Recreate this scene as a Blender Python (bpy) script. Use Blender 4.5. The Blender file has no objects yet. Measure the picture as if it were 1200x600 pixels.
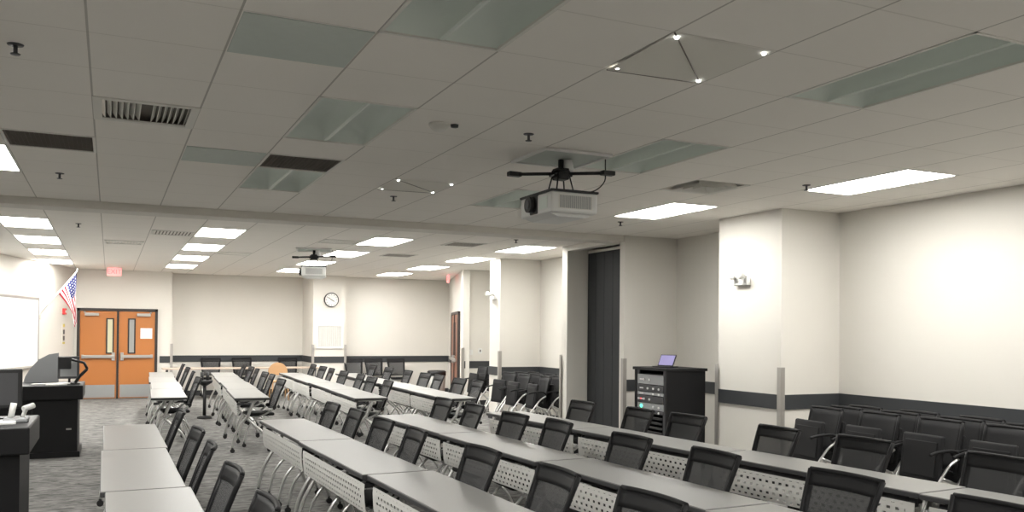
import bpy, bmesh, math, random
from math import sin, cos, pi, radians as R, floor
from mathutils import Vector, Matrix
random.seed(7)
S = bpy.context.scene
C = S.collection
# ------------------------------------------------------------------ camera, world, exposure
F_PX, YAW, PITCH, ROLL, CY, CAM_Z = 1011.2, .4363, .010, .0092, 378.96, 1.66
CEIL = CAM_Z + 1.3825
GX, GY, T = -.1109, 5.089, .6096           # ceiling grid origin and tile size
cam = bpy.data.cameras.new('camera'); camo = bpy.data.objects.new('camera', cam); C.objects.link(camo)
cam.sensor_width = 36; cam.sensor_fit = 'HORIZONTAL'; cam.lens = F_PX/1200*36
cam.shift_y = (CY-300)/1200; cam.clip_start = .05; cam.clip_end = 200
_F = Vector((sin(YAW)*cos(PITCH), cos(YAW)*cos(PITCH), sin(PITCH)))
_R = Vector((cos(YAW), -sin(YAW), 0)); _U = _R.cross(_F)
_r = cos(ROLL)*_R + sin(ROLL)*_U; _u = -sin(ROLL)*_R + cos(ROLL)*_U
m = Matrix(((_r.x, _u.x, -_F.x, 0), (_r.y, _u.y, -_F.y, 0), (_r.z, _u.z, -_F.z, CAM_Z), (0, 0, 0, 1)))
camo.matrix_world = m
S.camera = camo
w = bpy.data.worlds.new('world'); S.world = w; w.use_nodes = True
w.node_tree.nodes['Background'].inputs[0].default_value = (.5, .52, .55, 1)
w.node_tree.nodes['Background'].inputs[1].default_value = .3
S.view_settings.view_transform = 'Standard'; S.view_settings.look = 'None'
S.view_settings.gamma = 1; S.view_settings.use_curve_mapping = False
S.view_settings.exposure = 1.70
LAMP = 9.0                                 # emission of the lit ceiling fixtures

# ------------------------------------------------------------------ materials
def mat(name, col, rough=.6, metal=0., spec=.5, emit=None, es=0., alpha=1., noise=0., nscale=20.):
    m = bpy.data.materials.new(name); m.use_nodes = True
    nt = m.node_tree; b = nt.nodes['Principled BSDF']
    c = (*col, 1)
    b.inputs['Base Color'].default_value = c; b.inputs['Roughness'].default_value = rough
    b.inputs['Metallic'].default_value = metal; b.inputs['Specular IOR Level'].default_value = spec
    if emit: b.inputs['Emission Color'].default_value = (*emit, 1); b.inputs['Emission Strength'].default_value = es
    if alpha < 1: b.inputs['Alpha'].default_value = alpha
    if noise > 0:
        tc = nt.nodes.new('ShaderNodeTexCoord'); n = nt.nodes.new('ShaderNodeTexNoise'); n.inputs['Scale'].default_value = nscale
        n.inputs['Detail'].default_value = 4
        mx = nt.nodes.new('ShaderNodeMix'); mx.data_type = 'RGBA'
        mx.inputs['A'].default_value = (*[v*(1-noise) for v in col], 1); mx.inputs['B'].default_value = (*[min(1, v*(1+noise)) for v in col], 1)
        nt.links.new(tc.outputs['Object'], n.inputs['Vector']); nt.links.new(n.outputs['Fac'], mx.inputs['Factor'])
        nt.links.new(mx.outputs['Result'], b.inputs['Base Color'])
    return m
class N:                                     # little node-math helper
    def __init__(s, m): s.nt = m.node_tree
    def new(s, t): return s.nt.nodes.new(t)
    def math(s, op, a, b=None, c=None):
        n = s.new('ShaderNodeMath'); n.operation = op
        for i, v in enumerate((a, b, c)):
            if v is None: continue
            if isinstance(v, (int, float)): n.inputs[i].default_value = v
            else: s.nt.links.new(v, n.inputs[i])
        return n.outputs[0]
    def mix(s, f, a, b):
        n = s.new('ShaderNodeMix'); n.data_type = 'RGBA'
        for k, v in (('Factor', f), ('A', a), ('B', b)):
            if isinstance(v, tuple): n.inputs[k].default_value = (*v, 1)
            elif isinstance(v, (int, float)): n.inputs[k].default_value = v
            else: s.nt.links.new(v, n.inputs[k])
        return n.outputs['Result']
    def xyz(s, out='Object'):
        tc = s.new('ShaderNodeTexCoord'); sp = s.new('ShaderNodeSeparateXYZ'); s.nt.links.new(tc.outputs[out], sp.inputs[0]); return sp.outputs
M = {}
M['wall'] = mat('wall paint', (.715, .69, .64), .75, spec=.2, noise=.02, nscale=3)
M['band'] = mat('dark wall band', (.035, .038, .042), .55)
M['base'] = mat('baseboard rubber', (.03, .03, .033), .6)
M['steel'] = mat('brushed steel', (.42, .40, .375), .5, .6)
M['chrome'] = mat('silver paint tube', (.62, .62, .61), .3, .75)
M['black'] = mat('black plastic', (.012, .012, .013), .45)
M['blackwood'] = mat('black laminate', (.009, .009, .010), .5, spec=.25, noise=.2, nscale=9)
M['seat'] = mat('black upholstery', (.013, .013, .014), .7, spec=.25, noise=.15, nscale=60)
M['mesh'] = mat('black chair mesh', (.075, .076, .078), .7, spec=.2, alpha=.72)
M['frame'] = mat('chair back frame', (.010, .010, .011), .6, spec=.25)
M['edge'] = mat('table edge band', (.05, .05, .052), .5)
M['top'] = mat('grey table laminate', (.26, .258, .248), .38, spec=.3, noise=.03, nscale=40)
M['white'] = mat('white plastic', (.75, .75, .73), .45)
M['offwhite'] = mat('ivory plastic', (.62, .60, .54), .5)
M['vent'] = mat('vent enamel', (.74, .73, .68), .5)
M['ventdark'] = mat('return grille dark', (.2, .18, .16), .7)
M['trof'] = mat('fixture reflector enamel', (.72, .78, .73), .42)
M['lens'] = mat('lit diffuser', (1, 1, 1), .5, emit=(1., .98, .93), es=LAMP)
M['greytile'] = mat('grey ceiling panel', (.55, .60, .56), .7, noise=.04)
M['orange'] = mat('orange varnished wood', (.46, .17, .045), .38)
M['brown'] = mat('red brown wood', (.22, .07, .03), .4)
M['doorframe'] = mat('dark door frame', (.03, .024, .022), .5)
M['glass'] = mat('narrow wired glass', (.62, .60, .42), .15)
M['glassgrey'] = mat('narrow wired glass grey', (.33, .34, .33), .15)
M['kick'] = mat('steel kick plate', (.40, .41, .41), .4, .6)
M['partition'] = mat('folding partition cloth', (.022, .024, .026), .75, noise=.2, nscale=30)
M['board'] = mat('whiteboard', (.82, .84, .84), .25)
M['red'] = mat('red enamel', (.6, .03, .03), .4)
M['yellow'] = mat('yellow label', (.6, .5, .12), .6)
M['exit'] = mat('exit sign face', (.7, .28, .26), .4, emit=(1, .35, .33), es=.35)
M['exitred'] = mat('exit letters', (.8, .05, .05), .4, emit=(1, .08, .08), es=1.2)
M['tan'] = mat('tan laminate', (.55, .44, .36), .45)
M['wood'] = mat('honey wood', (.50, .30, .15), .45)
M['grey'] = mat('mid grey plastic', (.33, .34, .35), .5)
M['darkgrey'] = mat('dark grey metal', (.07, .07, .075), .45, .3)
M['paper'] = mat('paper', (.8, .8, .78), .8)
M['screen'] = mat('lit violet screen', (.22, .2, .36), .3, emit=(.35, .32, .62), es=.08)
M['led'] = mat('green status light', (.1, .8, .5), .4, emit=(.1, 1, .55), es=.7)
M['redled'] = mat('red status light', (.8, .1, .1), .4, emit=(1, .1, .12), es=.6)
M['knob'] = mat('bright knob', (.75, .75, .75), .3, .3)
M['dot'] = mat('white indicator light', (1, 1, 1), .4, emit=(1, 1, .97), es=4)
M['lampglass'] = mat('clear lamp lens', (.8, .8, .78), .15)
M['binbody'] = mat('grey bin steel', (.45, .45, .43), .4, .4)
def ceiling_mat():
    m = mat('acoustic ceiling tile', (.56, .54, .49), .85, spec=.15); k = N(m); b = m.node_tree.nodes['Principled BSDF']
    x, y, z = k.xyz()
    def line(v, g, wd):
        f = k.math('FRACT', k.math('DIVIDE', k.math('SUBTRACT', v, g-60*T), T))
        d = k.math('ABSOLUTE', k.math('SUBTRACT', f, .5))
        return k.math('GREATER_THAN', d, .5-wd/T/2)
    lx = line(x, GX, .011); ly = line(y, GY, .010)
    n = k.new('ShaderNodeTexNoise'); n.inputs['Scale'].default_value = 1.2; n.inputs['Detail'].default_value = 6
    tc = k.new('ShaderNodeTexCoord'); k.nt.links.new(tc.outputs['Object'], n.inputs['Vector'])
    base = k.mix(n.outputs['Fac'], (.84, .81, .76), (.88, .85, .80))
    c = k.mix(k.math('MULTIPLY', ly, .32), base, (.48, .45, .40))
    c = k.mix(k.math('MULTIPLY', lx, .62), c, (.30, .28, .25))
    k.nt.links.new(c, b.inputs['Base Color'])
    return m
M['ceiling'] = ceiling_mat()
def carpet_mat():
    m = mat('patterned grey carpet', (.1, .1, .1), .95, spec=.1); k = N(m); b = m.node_tree.nodes['Principled BSDF']
    tc = k.new('ShaderNodeTexCoord'); mp = k.new('ShaderNodeMapping'); mp.inputs['Scale'].default_value = (3.0, 8, 1)
    k.nt.links.new(tc.outputs['Object'], mp.inputs[0])
    n = k.new('ShaderNodeTexNoise'); n.inputs['Scale'].default_value = 1.6; n.inputs['Detail'].default_value = 5; n.inputs['Roughness'].default_value = .65; n.inputs['Distortion'].default_value = 1.2
    k.nt.links.new(mp.outputs[0], n.inputs['Vector'])
    r = k.new('ShaderNodeValToRGB'); r.color_ramp.elements[0].position = .38; r.color_ramp.elements[1].position = .62
    r.color_ramp.elements[0].color = (.095, .094, .09, 1); r.color_ramp.elements[1].color = (.26, .255, .245, 1)
    k.nt.links.new(n.outputs['Fac'], r.inputs[0]); k.nt.links.new(r.outputs[0], b.inputs['Base Color'])
    return m
M['carpet'] = carpet_mat()
def perf_mat():                              # perforated modesty panel, holes are see-through
    m = mat('perforated grey steel', (.78, .77, .74), .5, .0); k = N(m); b = m.node_tree.nodes['Principled BSDF']
    x, y, z = k.xyz()
    v = k.math('DIVIDE', z, .040); row = k.math('FLOOR', v)
    u = k.math('ADD', k.math('DIVIDE', y, .062), k.math('MULTIPLY', k.math('FLOORED_MODULO', row, 2.), .5))
    fu = k.math('ABSOLUTE', k.math('SUBTRACT', k.math('FRACT', u), .5)); fv = k.math('ABSOLUTE', k.math('SUBTRACT', k.math('FRACT', v), .5))
    hole = k.math('MULTIPLY', k.math('LESS_THAN', fu, .23), k.math('LESS_THAN', fv, .22))
    edge = k.math('LESS_THAN', k.math('ABSOLUTE', k.math('SUBTRACT', z, .575)), .08)
    edgey = k.math('LESS_THAN', k.math('ABSOLUTE', y), .80)
    a = k.math('SUBTRACT', 1., k.math('MULTIPLY', k.math('MULTIPLY', hole, edge), edgey))
    k.nt.links.new(a, b.inputs['Alpha']); return m
M['perf'] = perf_mat()
def flag_mat():
    m = mat('flag cloth', (1, 1, 1), .8); k = N(m); b = m.node_tree.nodes['Principled BSDF']
    u, v, _ = k.xyz('UV')                     # u along fly, v along hoist (1 = top)
    st = k.math('FLOORED_MODULO', k.math('FLOOR', k.math('MULTIPLY', v, 13)), 2.)
    c = k.mix(st, (.42, .015, .035), (.8, .8, .8))
    can = k.math('MULTIPLY', k.math('GREATER_THAN', v, 6/13), k.math('LESS_THAN', u, .4))
    su = k.math('SUBTRACT', k.math('FRACT', k.math('MULTIPLY', u, 15)), .5); sv = k.math('SUBTRACT', k.math('FRACT', k.math('MULTIPLY', v, 9.3)), .5)
    d = k.math('ADD', k.math('MULTIPLY', su, su), k.math('MULTIPLY', sv, sv))
    blue = k.mix(k.math('LESS_THAN', d, .05), (.03, .035, .15), (.7, .7, .75))
    k.nt.links.new(k.mix(can, c, blue), b.inputs['Base Color']); return m
M['flag'] = flag_mat()

# ------------------------------------------------------------------ mesh builder
class MB:
    def __init__(s): s.bm = bmesh.new(); s.sm = set()
    def box(s, x0, x1, y0, y1, z0, z1, bev=0., mtx=None, seg=2):
        vs = [s.bm.verts.new((x, y, z)) for x in (x0, x1) for y in (y0, y1) for z in (z0, z1)]
        fs = [s.bm.faces.new([vs[i] for i in q]) for q in ((0, 1, 3, 2), (4, 6, 7, 5), (0, 4, 5, 1), (2, 3, 7, 6), (0, 2, 6, 4), (1, 5, 7, 3))]
        nv = vs
        if bev > 0:
            es = list({e for f in fs for e in f.edges})
            r = bmesh.ops.bevel(s.bm, geom=es, offset=bev, segments=seg, affect='EDGES', profile=.5)
            nv = list({v for f in r['faces'] for v in f.verts} | {v for v in vs if v.is_valid})
        if mtx:
            for v in nv: v.co = mtx @ v.co
        return s
    def tube(s, pts, r, n=8, caps=True):
        pts = [Vector(p) for p in pts]; rr = r if isinstance(r, (list, tuple)) else [r]*len(pts)
        rings = []; up = None
        for i, p in enumerate(pts):
            t = (pts[min(i+1, len(pts)-1)]-pts[max(i-1, 0)]).normalized()
            if up is None: up = Vector((0, 0, 1)) if abs(t.z) < .9 else Vector((1, 0, 0))
            a = t.cross(up).normalized(); up = a.cross(t).normalized()
            rings.append([s.bm.verts.new(p+rr[i]*(cos(2*pi*k/n)*a+sin(2*pi*k/n)*up)) for k in range(n)])
        for A, B in zip(rings, rings[1:]):
            for k in range(n):
                f = s.bm.faces.new((A[k], A[(k+1) % n], B[(k+1) % n], B[k])); f.smooth = True
        if caps: s.bm.faces.new(rings[0][::-1]); s.bm.faces.new(rings[-1])
        return s
    def cyl(s, a, b, r, n=16, r2=None): return s.tube([a, b], [r, r if r2 is None else r2], n)
    def lathe(s, prof, n=20, c=(0, 0, 0)):
        rings = []
        for r, z in prof: rings.append([s.bm.verts.new((c[0]+r*cos(2*pi*k/n), c[1]+r*sin(2*pi*k/n), c[2]+z)) for k in range(n)])
        for A, B in zip(rings, rings[1:]):
            for k in range(n):
                f = s.bm.faces.new((A[k], A[(k+1) % n], B[(k+1) % n], B[k])); f.smooth = True
        s.bm.faces.new(rings[0][::-1]); s.bm.faces.new(rings[-1]); return s
    def prism(s, poly, y0, y1, axis='y'):     # poly in (x,z), extruded along y (or poly (y,z) along x, or (x,y) along z)
        def P(a, b, t): return {'y': (a, t, b), 'x': (t, a, b), 'z': (a, b, t)}[axis]
        A = [s.bm.verts.new(P(a, b, y0)) for a, b in poly]; B = [s.bm.verts.new(P(a, b, y1)) for a, b in poly]
        n = len(poly)
        for k in range(n): s.bm.faces.new((A[k], A[(k+1) % n], B[(k+1) % n], B[k]))
        s.bm.faces.new(A[::-1]); s.bm.faces.new(B); return s
    def strip(s, prof, y0, y1, th, axis='y'):  # thick curved strip from an open profile (x,z)
        n = len(prof); off = []
        for i in range(n):
            a = Vector(prof[max(i-1, 0)]); b = Vector(prof[min(i+1, n-1)]); t = (b-a).normalized(); off.append((prof[i][0]-t.y*th, prof[i][1]+t.x*th))
        return s.prism(list(prof)+off[::-1], y0, y1, axis)
    def quad(s, *p): s.bm.faces.new([s.bm.verts.new(q) for q in p]); return s
    def build(s, name, m, parent=None, smooth=False):
        bmesh.ops.recalc_face_normals(s.bm, faces=s.bm.faces)
        me = bpy.data.meshes.new(name); s.bm.to_mesh(me); s.bm.free(); me.materials.append(m)
        if smooth: me.shade_smooth()
        o = bpy.data.objects.new(name, me); C.objects.link(o); o.parent = parent
        return o
def curve(pts, n=5):                          # Catmull-Rom
    P = [Vector(p) for p in pts]; P = [2*P[0]-P[1]]+P+[2*P[-1]-P[-2]]; out = []
    for i in range(1, len(P)-2):
        for k in range(n):
            t = k/n; out.append(.5*(2*P[i]+(P[i+1]-P[i-1])*t+(2*P[i-1]-5*P[i]+4*P[i+1]-P[i+2])*t*t+(3*P[i]-P[i-1]-3*P[i+1]+P[i+2])*t**3))
    return out+[P[-2]]
def tag(o, label, cat, group=None, kind=None):
    if label: o['label'] = label
    if cat: o['category'] = cat
    if group: o['group'] = group
    if kind: o['kind'] = kind
    return o
def thing(name, label, cat, loc=(0, 0, 0), rz=0, group=None):
    o = bpy.data.objects.new(name, None); C.objects.link(o); o.location = loc; o.rotation_euler = (0, 0, rz); o.empty_display_size = .1
    return tag(o, label, cat, group)
def struct(o): o['kind'] = 'structure'; return o
def copy_tree(o, parent=None):
    c = o.copy(); C.objects.link(c); c.parent = parent
    for ch in list(o.children): copy_tree(ch, c)
    return c
def text(name, body, size, m, parent, mtx, depth=.002):
    cu = bpy.data.curves.new(name, 'FONT'); cu.body = body; cu.size = size; cu.align_x = 'CENTER'; cu.align_y = 'CENTER'; cu.extrude = depth
    t = bpy.data.objects.new(name, cu); C.objects.link(t); dg = bpy.context.evaluated_depsgraph_get(); dg.update()
    me = bpy.data.meshes.new_from_object(t.evaluated_get(dg)); bpy.data.objects.remove(t); me.materials.clear(); me.materials.append(m)
    o = bpy.data.objects.new(name, me); C.objects.link(o); o.parent = parent; o.matrix_local = mtx; return o
def gx(i): return GX+T*i
def gy(j): return GY+T*j

# ------------------------------------------------------------------ the setting
XR, XC = 7.5, 6.65                            # right wall, face of the columns on it
YF, YFR, YP, YD = 23.0, 22.0, 21.7, 22.5      # far wall left of pilaster, right of it, pilaster, door wall
def LX(y): return -.75-.3*(YD-y)              # splayed left wall
struct(MB().box(-10, 9.5, -4.2, 23.4, -.1, 0).build('floor', M['carpet']))
# fixtures: (i, j, length in tiles, lit)
TROF = [(2, -4, 0), (2, 0, 0), (2, 4, 0), (6, -4, 0), (6, 0, 0), (6, 4, 0), (9, 4, 1), (10, 0, 1), (-2, 4, 1), (-2, 0, 1), (-2, -4, 1), (10, -4, 1), (2, -8, 1), (6, -8, 1), (-2, -8, 1), (10, -8, 1)]  # lit pair in the second and third rows is unseen, added for ceiling bounce
for i in (-2, 2, 6, 10):
    for j in (12, 16, 20, 24): TROF.append((i, j, 1))
HOLE = set()
for i, j, l in TROF: HOLE |= {(i, j), (i, j+1)}
DIFF = [(0, 1), (8, 2)]; RET = [(2, 3), (-1, 3)]; HOLE |= set(DIFF) | set(RET)
b = MB()
for i in range(-17, 16):
    for j in range(-16, 31):
        if (i, j) in HOLE: continue
        x0, x1, y0, y1 = gx(i), gx(i+1), gy(j), gy(j+1)
        b.quad((x0, y0, CEIL), (x0, y1, CEIL), (x1, y1, CEIL), (x1, y0, CEIL))
bmesh.ops.remove_doubles(b.bm, verts=b.bm.verts, dist=.001)
ce = struct(b.build('ceiling', M['ceiling']))
struct(MB().box(-10.5, 9.5, -4.7, 24, CEIL+.25, CEIL+.3).build('ceiling_slab', M['ventdark']))
def wall(name, p, q, th=.15, z0=0, z1=CEIL, m='wall'):   # inner face from p to q, thickness to the right-hand side of p->q
    d = (Vector(q)-Vector(p)).normalized(); n = Vector((d.y, -d.x))*th; p, q = Vector(p), Vector(q)
    return struct(MB().prism([tuple(p), tuple(q), tuple(q+n), tuple(p+n)], z0, z1, 'z').build(name, M[m]))
bw = MB
wall('wall_right', (XR, 15.3), (XR, -4.1), -.15)
wall('wall_back', (-9.5, -4), (XR+.1, -4))
wall('wall_left', (LX(-4), -4), (-.75, YD), -.15)
wall('wall_door_side', (-.75-.2, YD), (1.37, YD), -.62)
wall('wall_far', (1.3, YF), (4.8, YF), -.15)
wall('wall_far_right', (5.3, YFR), (8.5, YFR), -.15)
struct(MB().box(4.62, 5.44, YP, YF+.1, 0, CEIL).build('wall_pilaster', M['wall']))
wall('wall_right_far', (8.36, YFR), (7.14, 17.9), -.15)
wall('wall_right_recess', (7.14, 17.9), (8.0, 17.9), -.12)
wall('wall_right_alcove', (7.95, 18.0), (7.95, 15.2), -.1)
struct(MB().box(XC, 8.0, 14.8, 15.28, 0, CEIL).build('wall_column_far', M['wall']))
struct(MB().box(XC, XR+.02, 7.3, 8.37, 0, CEIL).build('wall_column_near', M['wall']))
bb = MB(); bb.box(6.6, XR+.02, 10.4, 10.52, 0, CEIL); bb.box(6.6, XR+.02, 12.08, 12.25, 0, CEIL); bb.box(6.6, 6.75, 10.5, 12.1, 2.96, CEIL); bb.box(7.35, XR+.02, 10.5, 12.1, 0, CEIL)
struct(bb.build('wall_partition_pocket', M['wall']))
# folding partition parked in its pocket
fp = thing('folding_partition', 'black folding wall partition parked in its tall pocket behind the equipment rack', 'partition', (6.96, 11.3, 0))
p_ = MB()
for k in range(6): p_.box(0, .3, -.76+k*.253, -.76+k*.253+.249, .03, 2.93, .006)
p_.build('partition_panel', M['partition'], fp); MB().box(.0, .3, -.765, .765, 2.93, 2.97).build('track', M['offwhite'], fp)
# beam
struct(MB().box(-8, XR, 10.42, 10.78, CEIL-.085, CEIL+.05).build('trim_1', M['wall']))
struct(MB().box(-8, XR, 10.78, 10.84, CEIL-.03, CEIL+.05).build('trim_2', M['vent']))
# baseboards and dark band, following the walls
def band(name, pts, z0, z1, th, m):           # polyline, offset to its left (room) side
    out = MB()
    for p, q in zip(pts, pts[1:]):
        p, q = Vector(p), Vector(q); d = (q-p).normalized(); n = Vector((-d.y, d.x))*th; e = d*th*.9
        out.prism([tuple(p-e), tuple(q+e), tuple(q+n+e), tuple(p+n-e)], z0, z1, 'z')
    return struct(out.build(name, M[m]))
RP = [(XR, -4), (XR, 7.3), (XC, 7.3), (XC, 8.37), (XR, 8.37), (XR, 10.4), (6.6, 10.4)]
RP2 = [(6.6, 12.25), (XR, 12.25), (XR, 14.8), (XC, 14.8), (XC, 15.28), (7.95, 15.28), (7.95, 17.9), (7.14, 17.9)]
RP3 = [(8.0, 20.75), (8.36, YFR), (5.44, YFR), (5.44, YP), (4.62, YP), (4.62, YF), (1.37, YF), (1.37, YD), (1.12, YD)]
LP = [(-.75, YD), (LX(-4), -4)]
for k, P in enumerate((RP, RP2, RP3, LP)):
    band('trim_%d' % (k+3), P, .84, 1.0, .018, 'band'); band('baseboard_%s' % ('right', 'right_far', 'far', 'left')[k], P, 0, .12, .012, 'base')
# steel corner guards
def guard(x, y, dx, dy, label):
    g = MB().box(-.001*dx, .055*dx, 0, -.004*dy, .12, 1.3); g.box(0, -.004*dx, -.004*dy, .055*dy, .12, 1.3)
    o = g.build('corner_guard', M['steel']); o.location = (x, y, 0)
    return tag(o, label, 'corner guard')
guard(XC-.024, 7.3-.024, 1, 1, 'tall steel corner guard on the near corner of the bright near column')
guard(XC-.024, 8.37+.024, 1, -1, 'steel corner guard on the far corner of the near column, beside the rack')
guard(6.6-.024, 10.4-.024, 1, 1, 'steel corner guard on the near side of the black partition pocket')
guard(6.6-.024, 12.25+.024, 1, -1, 'steel corner guard on the far side of the partition pocket')
guard(XC-.024, 14.8-.024, 1, 1, 'steel corner guard on the narrow far column by the parked chairs')
guard(7.14-.024, 17.9-.024, 1, 1, 'steel corner guard beside the dark red far door')
guard(4.62-.024, YP-.024, 1, 1, 'steel corner guard on the left corner of the clock pilaster')
guard(5.44+.024, YP-.024, -1, 1, 'steel corner guard on the right corner of the clock pilaster')
guard(1.37+.024, YD-.024, -1, 1, 'steel corner guard right of the orange double doors')

# double door
def door_leaf(par, x0, x1, hinge, m, glass):
    leaf = MB().box(x0, x1, -.022, .022, .01, 2.06, .003).build('door_leaf', M[m], par)
    gxx = (x1-.22, x1-.07) if hinge < 0 else (x0+.20, x0+.35)
    cx = (gxx[0]+gxx[1])/2
    fr = MB(); fr.box(gxx[0]-.01, gxx[1]+.01, -.035, -.02, 1.06, 1.09); fr.box(gxx[0]-.01, gxx[1]+.01, -.035, -.02, 1.87, 1.9)
    fr.box(gxx[0]-.01, gxx[0]+.022, -.035, -.02, 1.08, 1.88); fr.box(gxx[1]-.022, gxx[1]+.01, -.035, -.02, 1.08, 1.88)
    fr.build('window_frame', M['doorframe'], leaf); MB().box(gxx[0]+.02, gxx[1]-.02, -.03, -.02, 1.085, 1.875).build('pane', M[glass], leaf)
    bar = MB().box(x0+.04, x1-.04, -.085, -.05, .96, 1.03, .008); bar.box(x0+.04, x0+.09, -.06, -.02, .95, 1.04); bar.box(x1-.09, x1-.04, -.06, -.02, .95, 1.04)
    ex = x1-.07 if hinge < 0 else x0+.07
    bar.box(ex-.035, ex+.035, -.075, -.02, .90, 1.09, .008)
    bar.build('push_bar', M['steel'], leaf)
    MB().box(x0+.03, x1-.03, -.027, -.021, .03, .33).build('kick_plate', M['kick'], leaf)
    hx = x0+.1 if hinge < 0 else x1-.1
    cl = MB().box(min(hx, hx-hinge*.3), max(hx, hx-hinge*.3), -.09, -.022, 1.95, 2.02, .008); cl.cyl((hx, -.05, 2.02), (hx, -.05, 2.06), .02)
    cl.build('door_closer', M['steel'], leaf); return leaf
d1 = struct(thing('door_1', None, None, (0, YD-.03, 0)))
X0, X1 = -.69, 1.05
f = MB(); f.box(X0, X0+.06, -.04, .03, 0, 2.13); f.box(X1-.06, X1, -.04, .03, 0, 2.13); f.box(X0, X1, -.04, .03, 2.07, 2.13); f.box((X0+X1)/2-.022, (X0+X1)/2+.022, -.045, .03, 0, 2.08)
f.build('door_frame', M['doorframe'], d1)
door_leaf(d1, X0+.062, (X0+X1)/2-.024, -1, 'orange', 'glass'); lr = door_leaf(d1, (X0+X1)/2+.024, X1-.062, 1, 'orange', 'glassgrey')
nt = MB().box(X1-.38, X1-.12, YD-.062, YD-.055, 1.42, 1.67).build('paper_notice', M['paper'])
tag(nt, 'white paper notice on the right-hand orange door leaf', 'notice')
# dark red far door on the slanting right wall
d2 = struct(thing('door_2', None, None, (7.50, 19.2, 0)))
ang = math.atan2(YFR-17.9, 8.36-7.14)
d2.rotation_euler = (0, 0, ang); d2.location = (7.14+(8.36-7.14)*.39-.02, 17.9+(YFR-17.9)*.39, 0)
# local: x along wall, -y... wall normal into room is +y after turning
f = MB(); f.box(-1.0, -.94, -.03, .045, 0, 2.13); f.box(.94, 1.0, -.03, .045, 0, 2.13); f.box(-1, 1, -.03, .045, 2.07, 2.13); f.box(-.025, .025, -.02, .05, 0, 2.08)
f.build('door_frame', M['doorframe'], d2)
for s in (-1, 1):
    a, c = sorted((s*.03, s*.93))
    lf = MB().box(a, c, -.02, .03, .01, 2.06).build('door_leaf', M['brown'], d2)
    a, c = sorted((s*.15, s*.33)); MB().box(a, c, .03, .037, 1.08, 1.88).build('pane', M['doorframe'], lf)
    a, c = sorted((s*.07, s*.88)); MB().box(a, c, .06, .1, .96, 1.03, .008).box(s*.1-.035, s*.1+.035, .03, .09, .9, 1.09, .008).build('push_bar', M['steel'], lf)

# ------------------------------------------------------------------ ceiling things
def trof(i, j, lit, label):
    t = thing('ceiling_light', label, 'ceiling light', (gx(i)+T/2, gy(j)+T, CEIL), 0, 'lit ceiling lights' if lit else 'unlit ceiling lights')
    hw, hl = T/2, T
    f = MB(); e = .018
    for a in ((-hw, -hw+e, -hl, hl), (hw-e, hw, -hl, hl), (-hw, hw, -hl, -hl+e), (-hw, hw, hl-e, hl)): f.box(*a, -.004, .008)
    for a in ((-hw, -hw+.004, -hl, hl), (hw-.004, hw, -hl, hl), (-hw, hw, -hl, -hl+.004), (-hw, hw, hl-.004, hl)): f.box(*a, 0, .18)
    f.build('frame', M['vent'], t)
    if lit:
        MB().box(-hw+e, hw-e, -hl+e, hl-e, .004, .01).build('diffuser', M['lens'], t)
    else:
        r = MB()
        for s in (-1, 1):
            V = [[r.bm.verts.new((s*hw/2+(hw/2-.012)*cos(pi*k/12), y_, .004+.15*sin(pi*k/12)**.9*d_)) for k in range(13)] for y_, d_ in [(-hl+.02, 0), (-hl+.06, .45), (-hl+.12, .8), (-hl+.2, 1), (0, 1), (hl-.2, 1), (hl-.12, .8), (hl-.06, .45), (hl-.02, 0)]]
            for A, B in zip(V, V[1:]):
                for k in range(12): r.bm.faces.new((A[k], A[k+1], B[k+1], B[k]))
        r.build('reflector', M['trof'], t, True)
        g = MB()
        g.prism([(-.014, .004), (0, .0), (.014, .004), (.004, .02), (-.004, .02)], -hl+.02, hl-.02)
        g.build('centre_ridge', M['trof'], t)
    return t
rows = {-2: 'left-hand', 2: 'second', 6: 'third', 10: 'right-hand'}
ords = ['nearest', 'second', 'third', 'farthest']
UN = {(2, -4): 'big unlit ceiling troffer cut by the top edge of the picture', (2, 0): 'unlit ceiling troffer between the slatted diffuser and the smoke detector', (2, 4): 'unlit ceiling troffer directly behind the dark return grille',
      (6, -4): 'long unlit ceiling troffer at the upper right', (6, 0): 'unlit ceiling troffer just right of the near projector mount', (6, 4): 'unlit ceiling troffer partly hidden behind the near projector',
      (2, -8): '', (6, -8): ''}
LI = {(2, -8): 'unseen lit ceiling light added for bounce in the second row', (6, -8): 'unseen lit ceiling light added for bounce in the third row', (-2, -8): 'lit ceiling light behind the camera in the left-hand row', (10, -8): 'lit ceiling light behind the camera in the right-hand row',
      (9, 4): 'lit ceiling light left of the bright near column', (10, 0): 'lit ceiling light above the bare right wall, right of the near column', (-2, 4): 'lit ceiling light cut by the left picture edge before the beam',
      (-2, 0): 'lit ceiling light at the front left, nearer than the beam light', (-2, -4): 'lit ceiling light at the left above the camera', (10, -4): 'lit ceiling light at the right above the parked chairs'}
for i, j, lit in TROF:
    if j >= 12: trof(i, j, 1, '%s lit light of the %s ceiling row beyond the beam' % (ords[(j-12)//4], rows[i]))
    else: trof(i, j, lit, (LI if lit else UN)[(i, j)])
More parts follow.
